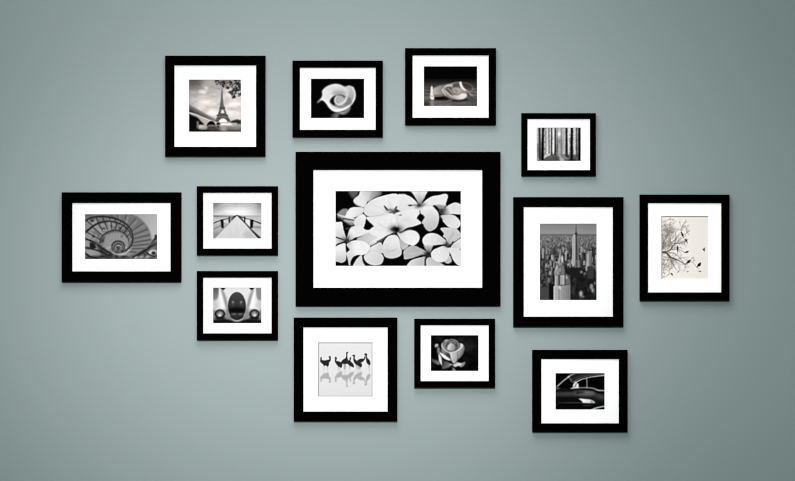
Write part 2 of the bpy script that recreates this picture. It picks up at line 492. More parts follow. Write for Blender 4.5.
def pic_grille(r):
    p = Pic(r, (212, 286, 12.333), 232)
    mx = lambda P: [(625 - x, y) for x, y in P]
    for f in (lambda P: P, mx):
        p.fill(f([(10, 20), (88, 20), (90, 70), (80, 130), (55, 180), (10, 195)]), (92, (20, 60), 140, (80, 150)), True, 8)
        p.fill(f([(10, 190), (60, 180), (80, 250), (50, 300), (10, 330)]), 205, True, 12)
        p.fill(f([(90, 35), (110, 35), (150, 120), (165, 220), (165, 290), (120, 285), (100, 200)]), 248, True, 7)
        p.stroke(f([(120, 45), (150, 120), (175, 215), (196, 300), (200, 380)]), [22, 34, 34, 30, 40], 152, True, 9)
        p.fill(f([(100, 18), (168, 18), (152, 48), (135, 52)]), 34, True, 4)
        p.fill(f([(150, 300), (205, 300), (240, 380), (255, 425), (150, 415)]), 142, True, 10)
        p.fill(f([(15, 300), (45, 310), (45, 400), (15, 410)]), 120, True, 10)
        p.fill(f([(60, 300), (160, 285), (170, 330), (150, 320)]), 190, True, 9)
    p.fill([(0, 412), (150, 400), (215, 412), (310, 436), (400, 412), (470, 400), (630, 412), (630, 470), (0, 470)], 18, False, 9)
    p.ell(310, 445, 50, 6, 70, 0, 4)
    # grille
    p.ell(307, 250, 116, 176, 176, 0, 5)
    p.ell(307, 248, 110, 170, (72, (0, 90), 52, (0, 250)), 0, 3)
    p.fill([(208, 270), (307, 262), (406, 270), (404, 310), (396, 335), (218, 335), (210, 310)], 10, False, 15)
    p.ell(307, 375, 84, 34, 44, 0, 9)
    p.ell(272, 346, 34, 9, 112, 2, 6)
    p.ell(350, 346, 34, 9, 108, -2, 6)
    p.stroke([(240, 385), (307, 408), (375, 385)], 6, 24, True, 5)
    for x in (259, 358):
        p.ell(x, 200, 14, 15, 150, 0, 6)
        p.ell(x, 230, 8, 20, 92, 0, 6, .7)
    for k in range(9):
        x = 227 + k * 20
        p.stroke([(x, 130), (x, 250)], 3, 40, False, 2, .5)
    p.ell(307, 250, 110, 172, 62, 0, 3, .0)
    p.stroke([(225, 385), (262, 420), (307, 432), (352, 420), (390, 385)], 7, 150, True, 4)
    # lamps
    for x, d in ((100, 1), (521, -1)):
        p.ell(x, 344, 64, 58, 22, 0, 4)
        p.ell(x, 334, 48, 38, 84, 0, 6)
        p.ell(x, 346, 34, 32, 150, 0, 6)
        p.stroke([(x - 38, 318), (x, 305), (x + 38, 318)], 7, 50, True, 4)
        p.ell(x - 2 * d, 358, 15, 14, 245, 0, 6)
        p.ell(x - 20 * d, 330, 9, 9, 70, 0, 4, .7)
        p.fill([(x - 60, 385), (x + 60, 385), (x + 40, 412), (x - 40, 412)], 28, True, 7)
    return p


def pic_plumeria(r):
    p = Pic(r, (334, 190, 12.02), 2)
    B = lambda P: off(P, 481, 0)
    Cc = lambda P: off(P, 962, 0)
    D = lambda P: off(P, 0, 457)
    E = lambda P: off(P, 481, 457)
    F = lambda P: off(P, 962, 457)
    # soft background blossoms, upper left
    p.fill([(175, 0), (300, 0), (280, 70), (235, 105), (205, 80)], 92, True, 12)
    p.fill([(420, 0), (560, 10), (570, 60), (490, 100), (420, 150), (395, 110)], (205, (420, 40), 120, (560, 60)), True, 9)
    p.fill([(234, 128), (262, 92), (300, 62), (330, 0), (430, 0), (425, 80), (402, 150), (365, 212), (300, 196), (255, 168)], (238, (330, 90), 210, (420, 60)), True, 5)
    p.stroke([(250, 165), (300, 195), (350, 210)], 6, 150, True, 5)
    p.fill([(42, 292), (80, 245), (120, 225), (172, 235), (160, 300), (255, 345), (248, 400), (225, 430), (180, 420), (110, 382), (58, 345)], 142, True, 7)
    p.fill([(60, 330), (120, 370), (190, 425), (240, 440), (140, 440), (70, 380)], 22, True, 9)
    p.stroke([(110, 345), (180, 352), (248, 360)], 12, 62, True, 4)
    p.stroke([(130, 368), (190, 380), (245, 385)], 16, 205, True, 6)
    p.stroke([(40, 292), (90, 312), (150, 328), (250, 350)], [8, 16, 20, 18], 232, True, 4)
    p.fill([(140, 312), (165, 255), (205, 216), (270, 206), (352, 214), (362, 250), (345, 282), (260, 328), (200, 340), (150, 330)],
           (246, (190, 260), 226, (350, 300)), True, 3)
    p.stroke([(260, 322), (310, 292), (350, 280)], 5, 196, True, 4)
    p.fill([(258, 345), (300, 305), (350, 288), (388, 322), (384, 380), (366, 440), (350, 490), (170, 490), (150, 462), (200, 445), (250, 430), (238, 400)],
           (240, (330, 330), 226, (250, 440)), True, 4)
    p.stroke([(150, 465), (200, 450), (240, 440)], 12, 170, True, 5)
    # upper flower, two broad petals
    p.fill([(766, 62), (800, 52), (850, 52), (910, 72), (965, 112), (1010, 160), (1040, 210), (1020, 260), (900, 280), (780, 250), (735, 180)],
           (242, (850, 90), 232, (800, 230)), True, 4)
    p.fill([(358, 245), (372, 200), (420, 148), (500, 100), (590, 72), (660, 55), (720, 46), (768, 60), (785, 140), (760, 220), (690, 262), (600, 300), (500, 320),
            (420, 318), (372, 290)], (244, (560, 110), 230, (460, 300)), True, 3)
    p.fill([(385, 330), (430, 318), (560, 300), (640, 270), (740, 330), (720, 440), (560, 470), (440, 470), (480, 440), (430, 390)], 238, True, 4)
    p.stroke([(420, 318), (480, 318), (560, 304), (600, 290)], 9, 196, True, 5)
    p.stroke([(480, 180), (560, 215), (640, 250)], 6, 222, True, 6)
    p.stroke([(670, 130), (685, 240)], 22, 218, True, 12, .7)
    p.ell(690, 256, 80, 26, 150, 8, 18, .8)
    p.ell(690, 246, 45, 12, 96, 8, 8, .8)
    p.fill([(600, 192), (616, 196), (650, 238), (638, 246), (614, 220)], 14, True, 4)
    p.fill([(755, 196), (762, 206), (735, 244), (722, 242), (736, 212)], 70, True, 4)
    # the pale petal to the right of the front flower
    p.fill([(720, 300), (780, 262), (900, 240), (1000, 200), (1040, 220), (1032, 280), (1000, 335), (1050, 402), (960, 438), (880, 456), (800, 500), (740, 470), (715, 380)],
           (244, (900, 260), 230, (800, 450)), True, 4)
    p.stroke([(745, 300), (800, 304)], 5, 190, True, 4)
    p.ell(798, 303, 17, 7, 96, 0, 4)
    p.stroke([(760, 340), (752, 430)], 8, 214, True, 7)
    p.ell(880, 360, 70, 14, 224, 0, 14)
    p.ell(915, 187, 28, 9, 26, -2, 5)
    p.stroke([(930, 186), (985, 180)], [10, 6], 110, False, 5)
    # top flower
    p.fill([(905, 0), (1112, 0), (1098, 70), (1062, 140), (1035, 190), (1012, 178), (985, 130), (950, 80)], (240, (1015, 40), 150, (1022, 180)), True, 3)
    p.stroke([(1020, 40), (1022, 150)], 7, 196, False, 7)
    p.fill([(920, 22), (985, 110), (1012, 170), (975, 130), (920, 84), (860, 52)], 4, True, 3)
    p.fill(Cc([(68, 190), (110, 150), (165, 105), (225, 76), (300, 64), (365, 48), (400, 62), (404, 90), (392, 130), (378, 172), (380, 200), (250, 205), (120, 220)]),
           (150, (1030, 190), 242, (1120, 150)), True, 3)
    p.stroke([(1090, 195), (1180, 188), (1320, 190)], 6, 214, True, 5)
    p.fill([(1030, 212), (1100, 196), (1180, 198), (1225, 235), (1258, 300), (1254, 390), (1222, 460), (1155, 496), (1112, 480), (1075, 430), (1052, 385), (1072, 335), (1042, 285)],
           (245, (1120, 220), 198, (1140, 470)), True, 3)
    p.noise(77, 20, 20, 4, (1040, 200, 1270, 500, 30))
    p.fill([(992, 340), (1022, 304), (1045, 290), (1068, 300), (1088, 328), (1052, 388)], 3, False, 4)
    p.ell(1031, 262, 7, 18, 120, 0, 4)
    p.ell(1022, 190, 58, 26, 100, -14, 14, .85)
    p.ell(1020, 186, 22, 18, 52, 0, 7)
    p.stroke([(1050, 150), (1085, 90), (1098, 60)], [10, 5, 3], 120, True, 5, .7)
    # right flower
    p.fill([(1185, 188), (1350, 186), (1335, 235), (1300, 300), (1262, 262)], (180, (1320, 190), 100, (1290, 280)), True, 4)
    p.fill([(1190, 190), (1225, 195), (1268, 240), (1240, 250)], 16, True, 4)
    p.fill([(1330, 220), (1365, 190), (1410, 165), (1455, 152), (1505, 166), (1540, 200), (1540, 290), (1420, 290), (1330, 305), (1290, 296), (1310, 250)],
           (96, (1300, 275), 238, (1390, 240)), True, 3)
    p.fill([(1268, 312), (1330, 302), (1405, 296), (1462, 320), (1508, 370), (1518, 410), (1490, 455), (1440, 472), (1380, 450), (1325, 400), (1290, 350)],
           (216, (1285, 315), 238, (1420, 400)), True, 3)
    p.stroke([(1400, 296), (1460, 318)], 6, 205, True, 4)
    p.ell(1290, 262, 26, 34, 48, 20, 9)
    p.ell(1320, 245, 30, 20, 90, -40, 9, .8)
    p.stroke([(1325, 215), (1362, 178)], 8, 40, True, 4)
    p.stroke([(1268, 300), (1300, 360)], 10, 4, True, 4)
    # blossoms along the bottom
    p.fill(D([(438, 232), (500, 195), (570, 175), (600, 290), (520, 300), (430, 290)]), (232, (480, 690), 214, (580, 720)), True, 3)
    p.fill(D([(358, 345), (400, 290), (470, 272), (550, 290), (592, 335), (597, 380), (570, 430), (510, 446), (450, 440), (400, 415), (370, 380)]),
           (232, (440, 760), 216, (560, 880)), True, 3)
    p.stroke(D([(375, 330), (440, 275), (520, 282), (580, 320)]), 5, 190, True, 4)
    p.fill(D([(150, 300), (192, 262), (250, 290), (300, 314), (235, 345), (203, 400), (198, 445), (180, 438), (168, 372)]), (232, (190, 740), 205, (190, 890)), True, 3)
    p.fill(D([(238, 470), (255, 400), (300, 345), (335, 325), (352, 400), (385, 470)]), 222, True, 3)
    p.stroke(D([(348, 335), (362, 400), (400, 460)]), [12, 24, 26], 3, True, 4)
    # left flower
    p.fill([(0, 400), (55, 386), (98, 384), (112, 440), (132, 520), (150, 592), (100, 590), (0, 540)], (243, (60, 430), 205, (140, 590)), True, 3)
    p.fill(D([(0, 110), (140, 150), (0, 215)]), (232, (20, 617), 140, (130, 610)), False, 3)
    p.fill(D([(0, 240), (60, 200), (135, 182), (148, 240), (152, 330), (142, 388), (100, 416), (50, 405), (0, 385)]), (244, (70, 720), 200, (80, 870)), True, 3)
    p.fill(D([(158, 110), (180, 40), (225, -10), (300, -25), (420, -10), (450, 20), (420, 70), (300, 105), (200, 148), (160, 165)]),
           (170, (165, 590), 240, (240, 530)), True, 3)
    p.fill(D([(270, 140), (330, 95), (430, 55), (590, 60), (590, 130), (440, 215), (400, 190)]), (196, (330, 570), 222, (480, 600)), True, 6)
    p.stroke(D([(410, 175), (480, 165), (560, 120)]), 8, 170, True, 5)
    p.fill(D([(152, 200), (200, 160), (270, 146), (350, 158), (410, 190), (438, 228), (410, 290), (350, 322), (285, 318), (220, 290), (180, 250)]),
           (214, (165, 657), 246, (260, 660)), True, 3)
    p.stroke(D([(300, 318), (360, 322), (415, 285), (440, 232)]), 7, 206, True, 5, .8)
    p.stroke(D([(20, 106), (70, 122), (130, 142)]), [8, 12, 14], 44, True, 4)
    p.stroke(D([(20, 214), (60, 190), (105, 178)]), [14, 14, 8], 24, True, 4)
    p.fill(D([(225, 140), (255, 116), (278, 112), (262, 136)]), 10, True, 4)
    p.stroke(D([(195, 150), (235, 136)]), 6, 120, False, 4)
    p.ell(150, 600, 56, 26, 92, 28, 14, .75)
    p.ell(160, 604, 24, 22, 46, 0, 9)
    p.stroke(D([(185, 100), (160, 150)]), 8, 80, False, 6)
    p.fill(D([(145, 200), (165, 225), (188, 262), (150, 285)]), 4, True, 4)
    # lower middle flower
    p.fill([(1078, 655), (1190, 660), (1172, 735), (1128, 755)], (205, (1140, 670), 120, (1130, 750)), True, 4)
    p.fill([(835, 735), (880, 690), (950, 664), (1040, 700), (1110, 740), (1100, 768), (1000, 800), (855, 832), (838, 790)],
           (196, (870, 760), 178, (1090, 750)), True, 3)
    p.stroke([(900, 770), (1000, 752), (1080, 750)], 18, 208, True, 9, .7)
    p.fill([(880, 930), (905, 862), (960, 828), (1040, 808), (1095, 800), (1100, 850), (1088, 930)], (222, (930, 850), 196, (1085, 890)), True, 3)
    p.fill([(1105, 930), (1110, 825), (1165, 805), (1240, 850), (1345, 930)], (206, (1180, 880), 222, (1120, 900)), True, 4)
    p.stroke([(962, 812), (1060, 780)], [4, 12], 10, False, 4)
    p.stroke([(1094, 815), (1095, 915)], [10, 20], 6, False, 4)
    p.ell(1125, 768, 52, 34, 70, 10, 13, .85)
    p.ell(1130, 766, 22, 18, 28, 0, 8)
    # lower right flower
    p.fill(F([(318, 0), (480, 0), (540, 40), (566, 100), (490, 160), (430, 200), (385, 150), (382, 128), (345, 100), (356, 66)]),
           (222, (1330, 480), 206, (1400, 640)), True, 3)
    p.stroke(F([(470, 60), (425, 130), (400, 190)]), 20, 184, True, 10, .7)
    p.fill(F([(440, 230), (480, 175), (580, 120), (580, 245), (470, 250)]), (214, (1420, 660), 236, (1510, 620)), True, 3)
    p.fill(F([(360, 400), (395, 350), (430, 330), (452, 395), (430, 418), (398, 426)]), 202, True, 4)
    p.fill(F([(405, 240), (480, 238), (580, 260), (580, 440), (520, 440), (470, 385), (440, 320)]), (234, (1390, 700), 240, (1480, 800)), True, 3)
    p.fill(F([(202, 300), (235, 255), (290, 230), (350, 214), (405, 240), (425, 300), (400, 370), (340, 408), (270, 405), (215, 365)]),
           (242, (1230, 760), 232, (1360, 680)), True, 3)
    p.stroke(F([(215, 368), (270, 408), (340, 410)]), 8, 196, True, 6)
    p.fill(F([(222, 225), (260, 208), (355, 200), (300, 228), (232, 258), (205, 285)]), 4, True, 4)
    p.fill(F([(98, 150), (110, 112), (150, 74), (210, 60), (275, 72), (330, 108), (380, 150), (372, 190), (300, 200), (225, 208), (140, 205), (110, 190)]),
           (242, (1140, 560), 214, (1340, 640)), True, 3)
    p.ell(1352, 655, 40, 32, 112, 0, 13, .85)
    p.ell(1346, 660, 18, 14, 48, -30, 7)
    p.stroke(F([(410, 215), (440, 195), (470, 168)]), 14, 66, True, 5)
    p.ell(1424, 628, 10, 10, 40, 0, 4)
    p.ell(1512, 712, 12, 8, 150, 0, 5)
    # the front flower
    p.fill(E([(300, 125), (345, 150), (415, 200), (390, 240), (330, 256)]), (182, (800, 620), 206, (870, 690)), True, 4)
    p.fill([(584, 680), (600, 620), (640, 565), (690, 540), (752, 545), (785, 600), (800, 690), (812, 725), (805, 780), (750, 812), (680, 822), (615, 800), (588, 745)],
           (214, (640, 800), 238, (700, 620)), True, 3)
    p.stroke([(600, 742), (660, 778), (740, 770), (808, 728)], 16, 214, True, 8)
    p.stroke([(625, 718), (670, 734), (720, 726), (760, 700)], [6, 14, 14, 6], 186, True, 8, .8)
    p.stroke([(790, 600), (800, 690)], 8, 205, True, 6)
    p.fill([(430, 440), (520, 420), (640, 440), (735, 470), (735, 500), (640, 550), (540, 610), (420, 640), (520, 570), (430, 520)], 242, True, 4)
    p.fill([(436, 460), (560, 380), (640, 300), (700, 278), (738, 320), (758, 420), (760, 470), (700, 478), (560, 500)], (244, (640, 340), 238, (540, 480)), True, 6)
    p.stroke([(530, 400), (600, 445), (690, 470)], 8, 214, True, 7)
    p.stroke([(520, 620), (580, 590), (650, 545)], [12, 10, 6], 62, True, 4)
    p.fill([(560, 610), (600, 575), (650, 545), (600, 600), (578, 640)], 90, True, 5, .8)
    p.fill([(760, 500), (800, 520), (865, 492), (920, 482), (980, 496), (1018, 535), (1027, 580), (1005, 632), (950, 668), (885, 650), (820, 610), (775, 555)],
           (228, (790, 540), 247, (900, 560)), True, 3)
    p.fill([(850, 475), (960, 442), (1055, 405), (1070, 440), (960, 475), (900, 482)], 3, True, 3)
    p.stroke([(790, 520), (870, 490), (930, 475)], 10, 205, True, 6)
    p.ell(745, 470, 92, 46, 110, 0, 22, .8)
    p.ell(742, 472, 50, 30, 26, 0, 11)
    p.ell(745, 480, 28, 20, 0, 0, 6)
    p.stroke([(672, 470), (730, 478)], [4, 16], 50, False, 6)
    p.stroke([(757, 380), (754, 440)], [10, 8], 226, False, 5)
    p.stroke([(705, 540), (735, 495)], [4, 12], 90, False, 6)
    p.fill([(388, 352), (420, 385), (455, 412), (482, 440), (450, 456), (420, 476), (380, 472), (362, 450), (378, 410)], 3, False, 4)
    p.fill(D([(360, -10), (445, -10), (440, 12), (405, 24), (370, 14)]), 3, True, 3)
    p.fill(D([(118, -5), (195, -5), (175, 40), (158, 108), (140, 70)]), 4, True, 4)
    p.ell(165, 460, 22, 9, 120, -10, 6)
    p.fill([(112, 390), (165, 430), (215, 445), (150, 458), (122, 452)], 10, True, 5)
    p.noise(31, 30, 30, 3)
    p.A *= .975
    return p


def pic_cranes(r):
    p = Pic(r, (317, 350, 17.18), 235)
    v2 = 464
    birds = [
        [(60, 200), (64, 135), (74, 118), (86, 132), (88, 168), (130, 180), (170, 172), (208, 166), (218, 145), (204, 120), (218, 104), (240, 116), (240, 180),
         (226, 200), (212, 218), (206, 268), (182, 282), (150, 266), (128, 272), (100, 242), (72, 216)],
        [(306, 195), (312, 160), (306, 130), (326, 116), (343, 145), (332, 184), (372, 194), (410, 212), (434, 240), (424, 302), (398, 300), (352, 268), (322, 226)],
        [(412, 218), (440, 172), (480, 146), (497, 130), (503, 88), (499, 60), (512, 36), (542, 44), (524, 60), (522, 120), (532, 172), (520, 232), (450, 240)],
        off([(36, 220), (60, 182), (92, 172), (100, 132), (116, 124), (122, 150), (112, 188), (158, 240), (172, 292), (148, 296), (100, 272), (62, 242)], v2, 0),
        off([(158, 150), (164, 112), (138, 98), (170, 84), (190, 100), (184, 146), (208, 176), (252, 200), (304, 240), (294, 296), (252, 278), (196, 242), (166, 196)], v2, 0),
        off([(232, 178), (290, 148), (338, 150), (348, 112), (366, 104), (362, 140), (344, 178), (300, 214), (258, 212)], v2, 0),
        off([(376, 178), (372, 130), (374, 108), (344, 80), (368, 60), (394, 76), (390, 112), (402, 142), (438, 180), (450, 242), (426, 258), (388, 226)], v2, 0),
    ]
    ym = 334
    for b in birds:
        p.fill([(x, 2 * ym - y) for x, y in b], 182, True, 6)
    legs = [(126, 255, 322), (184, 270, 330), (366, 270, 340), (400, 290, 330), (470, 235, 330), (486, 235, 340), (560, 280, 330), (680, 250, 340), (715, 280, 330), (735, 280, 330), (892, 250, 340)]
    for x, y0, y1 in legs:
        p.stroke([(x, y0), (x, y1)], [14, 10], (120, (0, y0), 205, (0, y1)), False, 6)
        p.stroke([(x, y1), (x, 2 * ym - y0)], 12, 208, False, 6, .7)
    p.rect(365, 310, 405, 345, 214, 8, .7)
    p.rect(462, 240, 492, 330, 158, 8, .7)
    p.rect(690, 280, 745, 330, 178, 8, .7)
    for b in birds:
        p.fill(b, 42, True, 4)
    for x, y, q in ((220, 118, 7), (326, 136, 7), (528, 58, 4), (838, 100, 7)):
        p.ell(x, y, q, q, 150, 0, 4, .8)
    # grey line round the edge, darker along the top and left
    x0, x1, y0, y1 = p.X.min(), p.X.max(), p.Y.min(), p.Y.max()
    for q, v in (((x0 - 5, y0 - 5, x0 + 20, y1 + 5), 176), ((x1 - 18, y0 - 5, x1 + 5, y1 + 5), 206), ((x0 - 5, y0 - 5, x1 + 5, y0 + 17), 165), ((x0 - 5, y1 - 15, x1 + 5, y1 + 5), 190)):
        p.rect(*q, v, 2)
    return p


def pic_rose(r):
    p = Pic(r, (430, 334, 12.66), 8)
    p.ell(480, 160, 90, 70, 34, 0, 40)
    p.ell(390, 75, 50, 24, 36, 0, 16)
    p.ell(120, 70, 60, 30, 20, 0, 20)
    p.ell(480, 320, 60, 40, 18, 0, 24)
    p.noise(3, 50, 40, 8)
    # leaves and stem
    p.fill([(15, 315), (60, 322), (115, 345), (130, 385), (90, 382), (40, 352)], (62, (20, 320), 118, (110, 360)), True, 6)
    p.fill([(150, 330), (215, 345), (262, 380), (250, 415), (200, 430), (160, 440), (150, 390)], (60, (160, 360), 108, (220, 400)), True, 7)
    p.fill([(272, 405), (300, 418), (318, 445), (335, 475), (280, 475), (285, 440)], 128, True, 7)
    p.ell(290, 412, 22, 14, 22, 0, 6)
    p.fill([(295, 390), (345, 355), (385, 368), (442, 352), (440, 385), (400, 418), (360, 402), (320, 415)], (205, (360, 370), 120, (420, 410)), True, 5)
    p.ell(375, 380, 24, 12, 232, -10, 7)
    p.stroke([(250, 388), (275, 382), (300, 388)], 16, 190, True, 6)
    # left outer petals
    p.fill([(92, 190), (115, 165), (135, 210), (135, 262), (112, 262), (95, 235)], 120, True, 6)
    p.ell(88, 150, 20, 22, 150, 0, 6)
    p.stroke([(75, 165), (72, 145), (90, 132), (104, 150)], 9, 222, True, 4)
    # cup
    p.fill([(143, 150), (152, 118), (178, 88), (212, 74), (240, 78), (268, 68), (318, 76), (345, 92), (375, 118), (425, 140), (434, 190), (412, 255), (365, 310), (330, 360),
            (302, 378), (255, 335), (190, 285), (150, 225)], 96, True, 4)
    p.fill([(345, 235), (385, 190), (420, 150), (434, 185), (425, 235), (390, 288), (355, 312), (345, 280)], (168, (355, 240), 92, (420, 270)), True, 6)
    p.fill([(165, 130), (185, 98), (225, 84), (320, 84), (362, 112), (385, 165), (335, 212), (255, 228), (195, 195)], 66, True, 5)
    # folded inner petals
    p.fill([(178, 96), (205, 80), (232, 84), (214, 112), (198, 150), (196, 180), (176, 150)], 150, True, 5)
    p.stroke([(196, 100), (186, 130), (188, 165)], 7, 58, True, 4)
    p.fill([(232, 92), (252, 84), (270, 96), (240, 118), (222, 150), (212, 182), (206, 150)], 128, True, 4)
    p.stroke([(236, 102), (216, 140), (212, 178)], 8, 30, True, 4)
    p.fill([(300, 92), (338, 98), (366, 128), (374, 165), (345, 198), (330, 190), (340, 140)], 118, True, 6)
    p.stroke([(312, 98), (342, 126), (346, 178)], 8, 46, True, 5)
    p.stroke([(345, 110), (364, 140), (362, 172)], 6, 160, True, 5)
    p.fill([(216, 194), (226, 152), (252, 122), (276, 116), (300, 128), (322, 156), (318, 204), (265, 217)], (214, (235, 165), 128, (320, 195)), True, 6)
    p.stroke([(258, 118), (272, 102), (300, 100), (322, 124)], 8, 188, True, 4)
    p.stroke([(272, 112), (298, 116), (316, 146)], 6, 62, True, 4)
    p.stroke([(284, 130), (296, 165), (292, 208)], 6, 150, True, 6, .7)
    p.stroke([(186, 86), (215, 75), (238, 82)], 8, 188, True, 4)
    p.stroke([(250, 76), (280, 72), (318, 80), (345, 98)], 7, 178, True, 4)
    p.stroke([(248, 86), (268, 84)], 7, 40, False, 4)
    # rolled rim
    p.stroke([(158, 120), (156, 155), (182, 200), (236, 234), (300, 232), (355, 207), (392, 172), (402, 142), (380, 124)], [7, 12, 14, 16, 17, 17, 22, 22, 8], 226, True, 5)
    p.ell(400, 148, 18, 20, 215, 0, 7)
    p.stroke([(176, 130), (185, 175), (220, 205)], 9, 170, True, 6)
    # front petals
    p.fill([(150, 195), (180, 215), (245, 246), (262, 320), (215, 300), (165, 262)], (140, (170, 220), 74, (230, 290)), True, 6)
    p.fill([(248, 245), (300, 240), (342, 226), (350, 290), (335, 345), (305, 372), (280, 340), (262, 300)], (214, (265, 270), 168, (345, 290)), True, 5)
    p.stroke([(346, 240), (350, 300), (332, 350)], 6, 84, True, 4)
    p.stroke([(300, 250), (308, 340)], 8, 165, True, 8, .6)
    p.fill([(190, 250), (245, 252), (258, 290), (225, 280)], 62, True, 7)
    p.fill([(125, 235), (155, 244), (200, 275), (262, 325), (225, 330), (180, 308), (150, 280)], 240, True, 4)
    p.fill([(112, 255), (135, 275), (152, 310), (158, 392), (135, 372), (115, 330)], 222, True, 4)
    p.stroke([(160, 300), (165, 390)], 12, 30, True, 6)
    p.stroke([(180, 325), (250, 350), (290, 375)], 10, 14, True, 5)
    return p


def pic_city(r):
    p = Pic(r, (538, 222, 12.03), 118)
    p.rect(0, 0, 720, 148, (126, (0, 20), 146, (0, 140)), 3)
    p.rect(0, 145, 720, 960, (122, (0, 150), 52, (0, 560)), 5)
    p.rect(0, 150, 720, 172, 98, 5, .8)
    p.noise(2, 70, 10, 8, (0, 150, 720, 260, 10))
    rnd = random.Random(11)
    rows = [(170 + 190 * (i / 420), i) for i in range(420)]
    for y, i in rows:                                       # far blocks
        t = (y - 170) / 190
        w = 6 + 12 * t
        h = 7 + 26 * t
        x = rnd.uniform(15, 710)
        p.rect(x, y - h, x + w * rnd.uniform(.7, 1.6), y + 5, rnd.choice((60, 78, 92, 112, 130, 150, 165)) * (1 - .12 * t), 3, .8)
    for i in range(190):                                    # nearer blocks
        y = 360 + 260 * i / 190
        t = (y - 360) / 260
        x = rnd.uniform(15, 700)
        w = rnd.uniform(14, 34)
        h = rnd.uniform(24, 70)
        v = rnd.choice((24, 32, 40, 52, 70, 96, 130))
        p.rect(x, y - h, x + w, y + 20, v, 3, .9)
        p.rect(x, y - h, x + w * .45, y + 20, min(175, v * 1.45 + 12), 3, .8)
    for i in range(60):                                     # low left blocks
        y = 600 + 240 * i / 60
        x = rnd.uniform(15, 190)
        w = rnd.uniform(18, 40)
        v = rnd.choice((20, 30, 44, 64, 100))
        p.rect(x, y - 60, x + w, y + 40, v, 4, .85)
    p.fill([(320, 555), (500, 545), (580, 580), (720, 560), (720, 960), (320, 960)], 30, False, 8)
    for i in range(60):
        x, y = rnd.uniform(390, 700), rnd.uniform(580, 930)
        p.rect(x, y, x + rnd.uniform(15, 45), y + rnd.uniform(30, 110), rnd.choice((16, 22, 30, 44, 56)), 5, .75)
    p.fill([(330, 560), (505, 550), (510, 660), (390, 700), (335, 640)], 30, False, 6)
    for x, y, w, h, v in ((150, 612, 18, 30, 150), (135, 700, 16, 34, 110), (515, 860, 20, 36, 165), (540, 895, 16, 16, 120), (640, 775, 22, 34, 140), (655, 820, 16, 26, 150),
                          (682, 735, 10, 18, 130), (520, 600, 16, 16, 130), (560, 620, 14, 14, 120), (440, 683, 10, 8, 90), (340, 365, 9, 26, 185), (60, 790, 34, 8, 130)):
        p.ell(x, y, w, h, v, 0, 6)
    p.rect(20, 772, 132, 960, 66, 4)
    p.rect(20, 770, 132, 780, 36, 4)
    p.rect(136, 745, 192, 960, 14, 5)
    # slab towers
    p.rect(50, 318, 74, 436, 146, 3)
    p.rect(644, 300, 668, 410, 40, 4)
    p.rect(578, 356, 638, 570, (140, (580, 0), 176, (600, 0)), 3)
    p.rect(612, 385, 640, 570, 110, 4)
    p.rect(574, 366, 642, 378, 92, 3)
    p.rect(575, 480, 592, 590, 170, 4)
    p.rect(592, 530, 665, 680, 56, 5)
    p.rect(690, 400, 720, 590, 150, 4)
    # tall stepped tower with mast
    p.fill([(392, 455), (402, 455), (404, 480), (398, 545), (370, 545), (385, 480)], 120, False, 4)
    p.fill([(398, 490), (408, 420), (409, 210), (414, 180), (424, 152), (450, 152), (452, 500), (420, 545)], 172, False, 3)
    p.fill([(448, 152), (470, 152), (476, 300), (478, 500), (450, 520)], 66, False, 3)
    p.fill([(469, 170), (484, 180), (489, 330), (494, 460), (505, 545), (476, 545), (474, 300)], (124, (470, 0), 96, (494, 0)), False, 3)
    p.stroke([(430, 180), (430, 470)], 4, 142, False, 3, .8)
    p.stroke([(457, 28), (457, 90), (457, 140)], [7, 12, 20], 84, False, 3)
    p.rect(444, 132, 474, 154, 52, 3)
    p.rect(440, 460, 500, 545, 130, 5, .8)
    p.rect(456, 470, 472, 545, 60, 4, .8)
    # ornate near tower
    p.fill([(270, 325), (282, 385), (302, 420), (312, 490), (322, 560), (322, 650), (205, 650), (208, 550), (228, 500), (242, 460), (258, 395)],
           (150, (215, 0), 92, (320, 0)), True, 4)
    p.noise(21, 13, 16, 34, (205, 380, 325, 645, 8))
    p.stroke([(268, 330), (264, 420), (252, 500)], [5, 9, 14], 168, True, 3)
    p.fill([(284, 418), (298, 412), (302, 480), (286, 480)], 205, True, 4)
    p.stroke([(320, 390), (318, 470)], 12, 52, False, 5)
    p.rect(202, 635, 386, 780, 70, 4)
    p.rect(204, 640, 246, 768, (186, (205, 0), 132, (246, 0)), 3)
    p.rect(266, 640, 318, 755, (150, (266, 0), 190, (300, 0)), 3)
    for x in (282, 296, 308):
        p.stroke([(x, 650), (x, 750)], 3, 110, False, 2, .8)
    p.fill([(330, 632), (352, 622), (366, 660), (384, 700), (386, 790), (334, 780)], 104, False, 4)
    p.ell(346, 665, 10, 22, 168, -20, 4)
    p.fill([(188, 768), (240, 764), (300, 762), (388, 750), (388, 960), (188, 960)], (190, (200, 0), 122, (385, 0)), False, 3)
    p.fill([(248, 770), (266, 762), (278, 800), (262, 810)], 205, True, 3)
    p.rect(246, 800, 262, 960, 116, 4, .7)
    for x in (212, 228, 290, 306, 322, 345, 362):
        p.stroke([(x, 790), (x, 950)], 4, 108, False, 2.5, .6)
    p.stroke([(250, 762), (390, 748)], 8, 80, False, 4)
    return p


